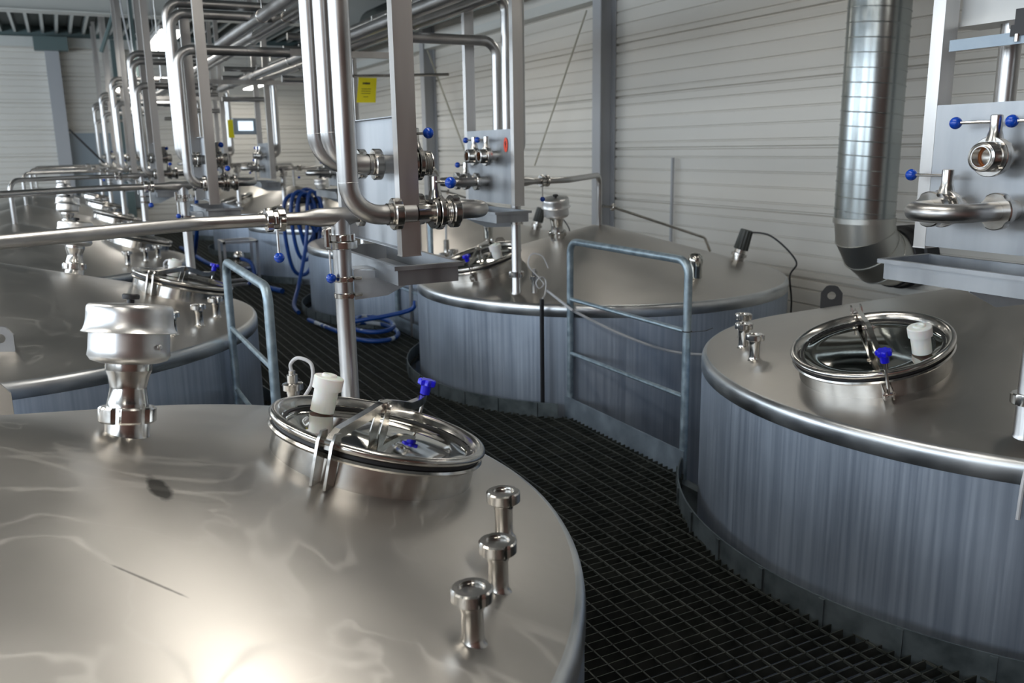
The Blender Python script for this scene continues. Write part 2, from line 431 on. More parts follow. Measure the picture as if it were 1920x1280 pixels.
single('roof_strut', MB().tube([(1.06, 14, 3.9), (.72, 14, 3.06)], .03, 6), 'green', (.89, 14, 3.06), 'dark green diagonal strut hanging below the ceiling on the left', 'strut')
single('roof_strut', MB().box((1.15, 14, 3.3), (.06, .06, 1.3)), 'green', (1.15, 14, 2.65), 'dark green vertical hanger beside the diagonal strut', 'strut')
single('handrail_bar', MB().tube([(.26, 19, 2.13), (.80, 19, 1.49)], .02, 6), 'dark', (.53, 19, 1.49), 'black sloping bar crossing in front of the far wall', 'rail')
single('hanging_cable', MB().tube(smooth_curve([(1.02, 13.9, 3.9), (1.06, 13.9, 3.4), (1.15, 13.9, 2.6), (1.17, 13.9, 2.3)]), .012, 6), 'cable', (1.1, 13.9, 2.3), 'pale cable hanging from the ceiling beside the diagonal strut', 'cable')

# ---------------------------------------------------------------- tanks
MB.xf = lambda s, Mx: (setattr(s, 'v', [tuple(Mx @ Vector(v)) for v in s.v]), s)[1]
TILT = math.atan(SL/RK)
def mwm(u=.97, v=0.0):
    r = math.hypot(u, v); a = math.atan2(v, u)
    return Matrix.Translation((u, v, conez(r)-(.030 if u > 0 else 0))) @ Matrix.Rotation(a, 4, 'Z') @ Matrix.Rotation(TILT, 4, 'Y')
def tank(k):
    T = TM(k); near = k in 'ABCDE'; w = WHO[k]
    LB = {'A': 'large stainless tank in the foreground with cone top, manway and three capped nozzles',
          'B': 'stainless tank just behind the foreground tank, beyond the short safety rail',
          'C': 'stainless tank at the right edge with a streaked wall and oval manway',
          'D': 'stainless tank behind the long safety rail, sloped top and bluish wall',
          'E': 'stainless tank with the blue hose coiled beside its wall'}
    t = thing('storage_tank', T, (0, 0, -2.4), LB.get(k, 'round stainless tank, %s' % w), 'tank', 'cone topped tanks in two rows')
    b = (0, 0, -2.4)
    obj('shell', lambda: MB().lathe([(R, -2.4), (R, -.6), (R, ZR)], seg=160), 'shell', t, b, 'shell')
    obj('rim_band', lambda: MB().lathe([(R, ZR-.004), (R+.003, ZR), (R+.003, ZR+.042), (R+.001, ZR+.056), (R-.005, ZR+.067), (R-.013, ZR+.073), (RK, ZT)], seg=160), 'band', t, b, 'band', sharp=60)
    obj('cone_top', lambda: MB().lathe([(RK, ZT), (1.2, conez(1.2)), (.9, conez(.9)), (.6, conez(.6)), (.3, conez(.3)), (.06, conez(.06)), (1e-4, conez(.045))], seg=160), 'topA' if k == 'A' else 'top', t, b, 'coneA' if k == 'A' else 'cone', sharp=60)
    # capped nozzles
    for a in ((-23, -35.5, -45) if k == 'A' else (-25, -36, -47)):
        q = math.radians(a); p = Vector((1.22*math.cos(q), 1.22*math.sin(q), conez(1.22)))
        nz = obj('nozzle', lambda: MB().lathe([(.032, -.012), (.024, -.003), (.0215, .01), (.0215, .062), (.0235, .066), (.0235, .078), (.027, .082)], seg=24), 'pol', t, (0,0,0), 'noz')
        nz.location = p-Vector(b)
        obj('union_cap', lambda: MB().nut((0, 0, .096), (0,0,1), .0405, .026, .028, 4, 48).lathe([(.027, .107), (.025, .104), (.012, .1035), (1e-4, .1045)], seg=40), 'pol', nz, (0,0,0), 'nozcap', sharp=25)
    # manway
    X = mwm(.931, -.04) if k == 'A' else mwm()
    KA = 'A' if k == 'A' else ''
    col = obj('manway_collar', lambda: MB().lathe([(.277, -.10), (.277, .082), (.290, .086), (.294, .092), (.290, .098), (.262, .099), (.262, -.05)], seg=96).lathe([(.277, .0), (.284, -.004), (.290, -.012)], seg=96).xf(X), 'pol', t, b, 'collar'+KA)

    lid = obj('manway_lid', lambda: MB().lathe([(.262, .112), (.250, .104), (.244, .101), (.20, .104), (.12, .110), (.05, .113), (1e-4, .1135)], seg=96).xf(X), 'mirror', t, b, 'lid'+KA)
    obj('lid_rim', lambda: MB().lathe([(.262, .110), (.281+.000, .108), (.290, .110), (.2965, .117), (.2975, .124), (.293, .131), (.285, .134), (.276, .131), (.268, .122), (.262, .112)], seg=96, loop=False).xf(X), 'pol', lid, (0,0,0), 'lidrim'+KA, sharp=70).location = (0, 0, 2.4)
    obj('gasket', lambda: MB().ring((0, 0, .098), (0, 0, 1), .284, .25, .012, 96).xf(X), 'dark', lid, (0,0,0), 'gask'+KA).location = (0, 0, 2.4)
    ca, sa = math.cos(math.radians(50)), math.sin(math.radians(50))
    if near:
        def arm():
            m = MB(); d = Vector((ca, sa, 0)); n = Vector((-sa, ca, 0))
            zs = [(-.315, .128), (-.28, .150), (-.12, .172), (-.03, .186), (.03, .186), (.10, .176), (.20, .160), (.27, .162), (.325, .172)]
            for (s0, z0), (s1, z1) in zip(zs, zs[1:]):
                p0 = d*s0+Vector((0,0,z0)); p1 = d*s1+Vector((0,0,z1))
                vs = []
                for p in (p0, p1):
                    for a, c in ((-.0085, -.014), (.0085, -.014), (.0085, .014), (-.0085, .014)): vs.append(p+n*a+Vector((0,0,c)))
                m.add(vs, [(0,1,2,3), (7,6,5,4), (0,4,5,1), (1,5,6,2), (2,6,7,3), (3,7,4,0)])
            return m.xf(X)
        a = obj('clamp_arm', arm, 'pol', lid, (0,0,0), 'arm'+KA); a.location = (0,0,2.4)
        def clev():
            m = MB(); d = Vector((ca, sa, 0)); n = Vector((-sa, ca, 0)); P = []
            for sg in (-1, 1):
                q = -d*.312+n*(.015*sg); o = n*(.007*sg)
                m.prism([q+d*.034+Vector((0,0,.02)), q-d*.012+Vector((0,0,.02)), q-d*.026+Vector((0,0,.135)), q-d*.016+Vector((0,0,.16)), q+d*.012+Vector((0,0,.16)), q+d*.022+Vector((0,0,.13))], o)
            m.cyl(-d*.315+n*.024+Vector((0,0,.132)), -d*.315-n*.024+Vector((0,0,.132)), .007, 10)
            return m.xf(X)
        obj('hinge_clevis', clev, 'pol', t, b, 'clev'+KA)
        def piv():
            m = MB(); d = Vector((ca, sa, 0)); n = Vector((-sa, ca, 0))
            for sg in (-1, 1):
                q = n*(.012*sg)
                m.prism([q-d*.030+Vector((0,0,.11)), q+d*.030+Vector((0,0,.11)), q+d*.012+Vector((0,0,.20)), q-d*.012+Vector((0,0,.20))], n*(.003*sg))
            m.cyl(n*.022+Vector((0,0,.186)), -n*.022+Vector((0,0,.186)), .007, 10)
            return m.xf(X)
        obj('pivot_bracket', piv, 'pol', lid, (0,0,0), 'piv'+KA).location = (0,0,2.4)
        def bolt():
            d = Vector((ca, sa, 0)); n = Vector((-sa, ca, 0))
            m = MB().cyl(d*.322+Vector((0,0,.05)), d*.322+Vector((0,0,.20)), .0055, 10)
            for sg in (-1, 1): m.prism([d*.27+n*.012*sg+Vector((0,0,.02)), d*.335+n*.012*sg+Vector((0,0,.04)), d*.335+n*.012*sg+Vector((0,0,.075)), d*.27+n*.012*sg+Vector((0,0,.085))], n*.004*sg)
            m.cyl(d*.322+n*.02+Vector((0,0,.058)), d*.322-n*.02+Vector((0,0,.058)), .006, 8)
            return m.xf(X)
        obj('eye_bolt', bolt, 'pol', t, b, 'bolt'+KA)
        def star():
            d = Vector((ca, sa, 0))*.322; m = MB(); vs = []; seg = 48
            for z, s in ((.212, .86), (.215, 1), (.228, 1), (.232, .86)):
                for i in range(seg):
                    tt = 2*PI*i/seg; r = (.0255+.0035*math.cos(tt*7))*s; vs.append(d+Vector((r*math.cos(tt), r*math.sin(tt), z)))
            m.add(vs, [(j*seg+i, j*seg+(i+1) % seg, (j+1)*seg+(i+1) % seg, (j+1)*seg+i) for j in range(3) for i in range(seg)]+[tuple(range(seg)), tuple(3*seg+i for i in range(seg))])
            m.lathe([(1e-4, .185), (.015, .185), (.0165, .212), (1e-4, .213)], d, (0,0,1), 20); return m.xf(X)
        obj('star_knob', star, 'blue2', lid, (0,0,0), 'star'+KA).location = (0,0,2.4)
        def capf():
            o = (-.12, .165, 0) if k == 'A' else (-.04, .195, 0)
            return MB().lathe([(1e-4, .11), (.034, .11), (.0345, .175), (.042, .176), (.0425, .209), (.040, .212), (.022, .213), (.020, .219), (.014, .220), (.012, .214), (1e-4, .214)], o, (0,0,1), 28).xf(X)
        obj('sight_port_cap', capf, 'cap', lid, (0,0,0), 'whitecap'+KA, label='milky plastic cap').location = (0,0,2.4)
        # level sensor with its cable
        sp = (.915, .77, conez(1.2)-.005) if k == 'A' else (.97, .74, conez(1.22)-.005)
        se = obj('level_sensor', lambda: MB().lathe([(.026, -.02), (.022, 0), (.022, .07), (.024, .072), (.024, .085), (.036, .087), (.036, .108), (.022, .110), (.019, .112), (.019, .140), (.012, .141), (.012, .155), (1e-4, .155)], sp, (0,0,1), 28), 'pol', t, b, 'sensor'+KA)
        def cab():
            x, y, z = sp
            pts = [(x, y, z+.15), (x-.002, y+.0, z+.18), (x+.02, y-.03, z+.205), (x+.055, y-.065, z+.185), (x+.05, y-.075, z+.12), (x+.02, y-.06, z+.06), (x+.06, y-.05, z+.05), (x+.12, y-.01, z+.035), (x+.24, y+.03, ZT-.03), (x+.25, y+.03, ZR-.1)]
            return MB().tube(smooth_curve(pts, 8), .0065, 8)
        if k != 'D':
            obj('sensor_cable', cab, 'cable', se, (0,0,0), 'cab'+KA).location = (0,0,2.4)
    # lifting lug
    lp = {'C': (.081, -1.044, 0), 'B': (0.074, -1.087, -10), 'A': (-0.002, 0.813, 0)}.get(k, (.43, -.85, 0))
    if near and k != 'E':
        r = math.hypot(lp[0], lp[1])
        def lug():
            m = MB(); n = 24; out = [(-.055, -.03), (.055, -.03), (.055, .075), (.025, .115), (-.025, .115), (-.055, .075)]
            # plate with a round hole: strips between outline and hole
            ring = []; hole = []
            for i in range(n):
                a = 2*PI*i/n; dx, dz = math.cos(a), math.sin(a); best = 9
                for (x0, z0), (x1, z1) in zip(out, out[1:]+out[:1]):
                    ex, ez = x1-x0, z1-z0; den = dx*ez-dz*ex
                    if abs(den) > 1e-9:
                        tt = ((x0)*ez-(z0-.06)*ex)/den; s_ = ((x0)*dz-(z0-.06)*dx)/den
                        if tt > 0 and -1e-6 <= s_ <= 1+1e-6: best = min(best, tt)
                ring.append((dx*best, dz*best+.06)); hole.append((dx*.022, dz*.022+.06))
            vs = [(x, y, z) for y in (-.007, .007) for L_ in (ring, hole) for x, z in L_]
            fs = []
            for i in range(n):
                j = (i+1) % n
                fs += [(i, j, n+j, n+i), (2*n+i, 2*n+j, 3*n+j, 3*n+i), (i, j, 2*n+j, 2*n+i), (n+i, n+j, 3*n+j, 3*n+i)]
            return m.add(vs, fs)
        o = obj('lifting_lug', lug, 'dark' if k == 'C' else 'pipe', t, (0,0,0), 'lugC' if k == 'C' else 'lug', label='dark lug in shadow with a round eye' if False else None)  # steel lug of the right foreground tank coloured dark for its shadow
        o.location = (lp[0], lp[1], conez(r)+2.4); o.rotation_euler = (0, 0, math.radians(lp[2])+{'C': -.78}.get(k, 0))
    if k in 'DEFG':
        Y = mwm(-.91, .53)
        rv = obj('rear_valve', lambda: MB().lathe([(.045, -.02), (.045, .03), (.058, .034), (.058, .055), (.044, .06), (.040, .11), (1e-4, .11)], seg=24).xf(Y), 'pol', t, b, 'rv1')
        def rib():
            m = MB(); seg = 48; vs = []
            for z, r0 in ((.085, .052), (.09, .056), (.235, .048), (.24, .040)):
                for i in range(seg):
                    a = 2*PI*i/seg; r = r0*(1 if i % 4 < 2 else .9); vs.append((r*math.cos(a), r*math.sin(a), z))
            m.add(vs, [(j*seg+i, j*seg+(i+1) % seg, (j+1)*seg+(i+1) % seg, (j+1)*seg+i) for j in range(3) for i in range(seg)]+[tuple(3*seg+i for i in range(seg))])
            return m.xf(Y)
        obj('ribbed_cap', rib, 'ribcap', rv, (0,0,0), 'rv2', label='dark ribbed cap').location = (0,0,2.4)
        def rcab():
            q = Y @ Vector((0, 0, .22))
            return MB().tube(smooth_curve([q, q+Vector((-.08, .18, -.02)), q+Vector((-.1, .42, -.18)), (-1.06, .93, .70), (-1.07, .95, .5), (-1.05, .96, .2)], 8), .007, 6)
        obj('cable', rcab, 'dark', rv, (0,0,0), 'rvcab').location = (0,0,2.4)
        o = obj('domed_nozzle', lambda: MB().lathe([(.045, -.02), (.045, .06), (.05, .10), (.045, .135), (.03, .155), (1e-4, .162)], (-.10, 1.03, conez(1.04)), (0,0,1), 20), 'mirror', t, b, 'dome')
M['kick2'] = metal('blue_grey_toe_board', (.22, .27, .32), (.30, .36, .42), .4, .55, (10, 10, 10), 5, metallic=.6)
M['ribcap'] = flat('dark_ribbed_plastic', (.06, .065, .06), .4)
for k in TANKS: tank(k)

# curved toe plates between walkway and tanks
def toe():
    m = MB(); r0, r1 = 1.495, 1.502; n = 64; a0 = math.radians(47.5); vs = []
    for i in range(n+1):
        a = -a0+2*a0*i/n
        for r, z in ((r0, -.06), (r1, -.06), (r1, .085), (r0, .085)): vs.append((r*math.cos(a), r*math.sin(a), z))
    fs = [(i*4+q, i*4+(q+1) % 4, (i+1)*4+(q+1) % 4, (i+1)*4+q) for i in range(n) for q in range(4)]+[(0,1,2,3), (n*4+3, n*4+2, n*4+1, n*4)]
    m.add(vs, fs)
    for i in range(-4, 5):
        a = i*math.radians(10.5); m.box((1.506*math.cos(a), 1.506*math.sin(a), .012), (.008, .022, .14), Matrix.Rotation(a, 4, 'Z'))
    return m
for k in TANKS:
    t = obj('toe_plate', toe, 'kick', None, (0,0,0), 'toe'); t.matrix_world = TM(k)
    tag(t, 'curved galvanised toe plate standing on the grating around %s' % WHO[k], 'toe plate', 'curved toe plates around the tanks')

# breather vents
def vent(k, u, v):
    T = TM(k); z = conez(math.hypot(u, v))-.01
    g = {'A': 'large matt steel breather vent with a black knob on the foreground tank', 'D': 'steel breather vent with black knob on the tank behind the long rail'}
    t = thing('breather_vent', T @ Matrix.Translation((u, v, z)) @ Vector((0,0,1)).rotation_difference(Vector((.14, .145, 1)).normalized()).to_matrix().to_4x4() @ Matrix.Scale(.935, 4), (0, 0, 0), g.get(k, 'steel breather vent with flared lid on %s' % WHO[k]), 'vent', 'breather vents on the tank tops')
    obj('stem', lambda: MB().lathe([(.062, -.01), (.056, .004), (.056, .05)], seg=40), 'pol', t, (0,0,0), 'v1')
    obj('union_nut', lambda: MB().nut((0, 0, .058), (0, 0, 1), .071, .05, .042, 6, 48), 'pol', t, (0,0,0), 'v2', sharp=30)
    obj('neck', lambda: MB().lathe([(.052, .07), (.052, .085), (.0505, .09), (.045, .125), (.0455, .13), (.051, .158), (.057, .172), (.0575, .174), (.0575, .196)], seg=40), 'pol', t, (0,0,0), 'v3', sharp=20)
    bw = obj('bowl', lambda: MB().lathe([(.05, .190), (.072, .193), (.093, .200), (.101, .212), (.099, .230), (.0985, .290)], seg=72), 'vent', t, (0,0,0), 'v4', sharp=60)
    obj('plug', lambda: MB().lathe([(.0075, 0), (.0075, .004), (.005, .006), (1e-4, .006)], (.065, -.080, .238), (.63, -.775, 0), 14), 'vent', bw, (0,0,0), 'v4b') if k in 'AC' else None
    lid = obj('lid', lambda: MB().lathe([(.098, .276), (.1155, .272), (.1165, .2735), (.1115, .280), (.1085, .290), (.1065, .302), (.106, .320), (.1055, .334), (.103, .341), (.098, .345), (.06, .3475), (1e-4, .349)], seg=96), 'vent', t, (0,0,0), 'v5', sharp=40)
    obj('knob', lambda: MB().lathe([(1e-4, .345), (.009, .348), (.009, .358), (.020, .359), (.0215, .363), (.0215, .370), (.018, .373), (1e-4, .372)], seg=24), 'dark', lid, (0,0,0), 'v6')
vent('A', .339, .015); vent('B', .41, .25); vent('B2', .40, .13); vent('B3', .40, .13); vent('B4', .4, .13)
vent('D', .36, -.01); vent('E', .36, 0); vent('F', .36, 0)

# ---------------------------------------------------------------- safety rails
def rail(name, x, y0, y1, label, rr, y0t=None):
    t = thing(name, I4, (x, (y0+y1)/2, 0), label, 'railing', 'galvanised safety rails between tanks'); b = (x, (y0+y1)/2, 0)
    obj('frame', MB().tube(fillet([(x, y0, -.05), (x, y0, 1.095), (x, y1, 1.095), (x, y1, -.05)], [.075, .075], 8), rr, 16), 'galv', t, b)
    for z in (.40, .74): obj('rail_bar', MB().cyl((x, y0, z), (x, y1, z), .0125, 10), 'galv', t, b)
    obj('toe_board', MB().box((x-.02, (y0+y1)/2, .045), (.006, y1-y0+.06, .15)), 'kick2', t, b)
rail('safety_rail', 2.70, 3.36, 4.49, 'long galvanised safety rail on the right of the walkway, two mid bars', .021)
rail('safety_rail', .72, 3.66, 4.69, 'short looking galvanised safety rail left of the walkway behind the foreground tank', .021)
rail('safety_rail', 2.70, 6.75, 7.65, 'distant galvanised safety rail beyond the tank with the long rail, half hidden', .021)
single('cable_tie', MB().tube([(2.70+.024*math.cos(a), 3.36+.024*math.sin(a), .742) for a in [i*PI/8 for i in range(17)]], .0025, 6).tube([(2.70, 3.335, .742), (2.76, 3.29, .75), (2.79, 3.27, .765)], .002, 5), 'ink', (2.70, 3.36, .742), 'dark cable tie knotted on the near post of the long safety rail', 'cable tie')

# ---------------------------------------------------------------- valve panels
HI = 1.605; LO = 1.455
def bfly(t, u, v, z, key, side=-1, short=False, mat='pol', body=True, rod=.115):
    """butterfly valve on the walkway face of a panel: part valve > handle_rod, ball_knob"""
    o = Vector((u, v, z))
    def m1():
        m = MB(); x = (1, 0, 0)
        m.lathe([(.030, -.05), (.030, .0)], (0,0,0), x, 24)
        m.ring((0, 0, 0), x, .052, .03, .014, 36).ring((.017, 0, 0), x, .056, .03, .016, 36)
        for a in range(4):
            q = PI/4+a*PI/2; m.cyl((-.006, .045*math.cos(q), .045*math.sin(q)), (.042, .045*math.cos(q), .045*math.sin(q)), .006, 8)
        prof = [(.028, .03), (.041, .032)]
        for i in range(5): prof += [(.041, .036+i*.006), (.039, .039+i*.006)]
        prof += [(.040, .068), (.034, .070), (.034, .062), (.030, .062), (.030, .070), (.0275, .070), (.0275, 0), (.001, 0)]
        m.lathe(prof, (0,0,0), x, 36)
        m.lathe([(.024, .042), (.020, .062), (.0165, .072), (.0165, .112), (.013, .114), (1e-4, .1145)], (.016, 0, 0), (0,0,1), 20)
        return m
    w = obj('valve', m1, mat, t, (0,0,0), 'bfly'+mat, sharp=30); w.location = o
    h = obj('handle_rod', lambda: MB().cyl((.016, 0, .095), (.016, side*rod, .095), .0045, 10), 'pol', w, (0,0,0), 'rod%d%s' % (side, rod))
    obj('ball_knob', lambda: MB().sphere((.016, side*(rod+.010), .095), .0175, 20, 12), 'blue', h, (0,0,0), 'ball%d%s' % (side, rod))
    obj('liner', lambda: MB().ring((.030, 0, 0), (1,0,0), .0280, .0245, .008, 28), 'amber', w, (0,0,0), 'liner')
    obj('seal', lambda: MB().ring((.056, 0, 0), (1,0,0), .0395, .0345, .013, 32), 'dark', w, (0,0,0), 'seal')
    return w

def panel(k):
    T = TP(k); dv = DV(k); KP = 'A' if k == 'A' else ''
    near = k in 'ABCD'
    LB = {'A': 'stainless valve panel hanging beside the foreground pipes, seen from behind with its drip tray',
          'B': 'stainless valve panel above the second left tank, seen from behind a grey post',
          'C': 'stainless valve panel at the right edge with blue ball handles and open port',
          'D': 'stainless valve panel with orange sticker facing the walkway in mid distance'}
    t = thing('valve_manifold', T, (1.28, .79+dv, 1.2), LB.get(k, 'hanging stainless valve panel at %s' % WHO[k]), 'valve panel', 'valve panels hung over the tanks')
    b = (1.28, .79+dv, 1.2); B = Vector(b)
    for v in (.45, 1.091):
        p = obj('post', lambda: MB().box((1.2785, v+.021+dv, (1.325+4.1)/2), (.063, .042, 4.1-1.325)), 'post', t, b, 'post%s%s' % (v, dv))
        obj('end_cap', lambda: MB().box((1.2785, v+.021+dv, 1.3235), (.065, .044, .004)), 'vent', p, b, 'pcap%s%s' % (v, dv)).location = (0,0,0)
    def pl():
        m = MB(); y0, y1 = .493+dv, 1.090+dv
        m.box((1.3085, (y0+y1)/2, 1.5425), (.003, y1-y0, .425)); m.box((1.296, (y0+y1)/2, 1.754), (.026, y1-y0, .003)); m.box((1.296, (y0+y1)/2, 1.331), (.026, y1-y0, .003))
        return m
    obj('plate', pl, 'sheet', t, b, 'plate%s' % dv)
    def tray():
        m = MB(); u0, u1, v0, v1, z1, z0 = 1.215, 1.45, .435+dv, 1.16+dv, 1.293, 1.232
        th = .002
        m.box(((u0+u1)/2, (v0+v1)/2, z0), (u1-u0-.03, v1-v0-.03, th))
        for u, s in ((u0+.015, 1), (u1-.015, -1)): m.box((u, (v0+v1)/2, (z0+z1)/2), (th, v1-v0-.03, z1-z0))
        for v in (v0+.015, v1-.015): m.box(((u0+u1)/2, v, (z0+z1)/2), (u1-u0-.03, th, z1-z0))
        for u in (u0+.0085, u1-.0085): m.box((u, (v0+v1)/2, z1), (.017, v1-v0, th))
        for v in (v0+.0085, v1-.0085): m.box(((u0+u1)/2, v, z1+.0004), (u1-u0, .017, th))
        for u in (u0, u1): m.box((u, (v0+v1)/2, z1-.006), (th, v1-v0, .012))
        for v in (v0, v1): m.box(((u0+u1)/2, v, z1-.006), (u1-u0, th, .012))
        return m
    obj('drip_tray', tray, 'sheet', t, b, 'tray%s' % dv)
    ru, rr_ = RIS(k); rv = PORTS(k)[0][0]+.17
    def br():
        m = MB(); x0 = ru+.035
        m.prism([(x0, rr_-.0015, 1.262), (1.40, rr_-.0015, 1.232), (1.40, rr_-.0015, 1.222), (1.27, rr_-.0015, 1.165), (x0, rr_-.0015, 1.160)], (0, .003, 0))
        m.box((ru+.09, rr_+.04, 1.262), (.10, .08, .003)); return m
    obj('gusset_bracket', br, 'blast', t, b, 'brk%s' % k)
    # ports and valves
    V = PORTS(k)
    for i, (v, z) in enumerate(V):
        if k == 'A' or near: bfly(t, 1.355-B.x, v-B.y, z-B.z, 'x', -1)
        else: bfly(t, 1.355-B.x, v-B.y, z-B.z, 'x', -1)
    # return stub of the swing bend
    obj('return_stub', lambda: MB().lathe([(.030, 0), (.030, .055)], (1.31, 0, LO), (1,0,0), 24), 'pol', t, (1.28, 0, 1.2), 'rstub').location = (0, rv-B.y, 0)
    if k == 'D':
        obj('sticker', MB().add([(1.3125+.001, 1.035+.025*math.sin(2*PI*i/24), 1.668+.036*math.cos(2*PI*i/24)*(1.15)) for i in range(24)], [tuple(range(24))]), 'red', t, b, label='orange red oval sticker with black marks')
        g = MB()
        for (a0, c0, a1, c1) in ((1.025, 1.685, 1.038, 1.655), (1.038, 1.69, 1.038, 1.65), (1.046, 1.675, 1.030, 1.668)):
            g.tube([(1.3145, a0, c0), (1.3145, a1, c1)], .0016, 5)
        obj('sticker_mark', g, 'ink', t, b)
    if k == 'C':
        obj('brace_bar', MB().box((1.30, .73, 1.925), (.006, .56, .032)), 'kick2', t, b)
    # swing bend
    v0 = V[0][0]
    s = thing('swing_bend', T, (1.5, (v0+rv)/2, LO), {'A': 'stainless swing bend sticking out right of the foreground panel post', 'B': 'stainless swing bend on the second left valve panel',
        'C': 'polished stainless swing bend on the right edge valve panel', 'D': 'stainless swing bend on the mid distance panel with the sticker'}.get(k, 'stainless swing bend on the panel at %s' % WHO[k]), 'pipe bend', 'swing bends on the valve panels')
    sb_ = (1.5, (v0+rv)/2, LO)
    kk = 'd%s' % dv + KP
    rb = abs(rv-v0)/2
    def ub():
        pts = [(1.425, v0, LO)]+[(1.475+rb*1.0*math.sin(PI*i/16), (v0+rv)/2+(v0-rv)/2*math.cos(PI*i/16), LO) for i in range(17)]+[(1.39, rv, LO)]
        return MB().tube(pts, .0265, 24)
    obj('bend', ub, 'pipe', s, sb_, 'ub'+kk)
    obj('union_nut', lambda: MB().nut((1.432, v0, LO), (1,0,0), .052, .026, .026, 4, 40), 'pol', s, sb_, 'ubn1'+kk, sharp=30)
    obj('union_nut', lambda: MB().nut((1.380, rv, LO), (1,0,0), .052, .026, .026, 4, 40), 'pol', s, sb_, 'ubn2'+kk, sharp=30)

def DV(k): return -.105 if k == 'A' else -.12 if k[0] in 'AB' else (-.06 if k == 'C' else 0)
def RIS(k): return (1.12, .575) if k[0] in 'AB' else (1.06, .66)
def PORTS(k):
    if k == 'A': return [(.36, LO), (.525, HI), (.69, HI)]
    d = DV(k); return [(.595+d if k in 'CDEFGH' else .545+d, LO), (.73+d, HI), (.90+d, HI)]

for k in TANKS: panel(k)

# ---------------------------------------------------------------- drop pipes behind the panels
TOPS = {'A': (2.62, 2.74, 2.86)}
ORD = ('lower port', 'first upper port', 'second upper port')
for k in TANKS:
    T = TP(k); tops = TOPS.get(k, (2.29, 2.53, 2.62))
    for i, (v, z) in enumerate(PORTS(k)):
        if k == 'C' and i == 2: continue
        u = 1.09 if k == 'A' else 1.145; zt = tops[i]
        b = (u, v, z)
        end = 1.85 if k in ('A','B','B2','B3','B4','B5') else 1.72
        t = thing('drop_pipe', T, b, 'drop pipe to the %s at %s' % (ORD[i], WHO[k]), 'pipe', 'drop pipes down to the valve panels')
        kk = '%s%d' % (k if k in 'AC' else ('L' if k[0] == 'B' else 'R'), i)
        obj('pipe', lambda: MB().tube(fillet([(end, v, zt), (u, v, zt), (u, v, z), (1.30, v, z)], [.09, .10], 9), .0305, 24), 'pipe', t, b, 'drop'+kk, sharp=60)
        obj('union_nut', lambda: MB().nut((1.238, v, z), (1,0,0), .050, .03, .028, 4, 40).lathe([(.034, 1.222-1.238), (.034, -.05+.02)], (1.238, v, z), (1,0,0), 24), 'pol', t, b, 'dropn'+kk, sharp=30)
        obj('weld_seam', lambda: MB().ring((u, v, z+.10), (0,0,1), .0312, .0300, .002, 24), 'vent', t, b, 'dropw'+kk) if k in 'AC' else None

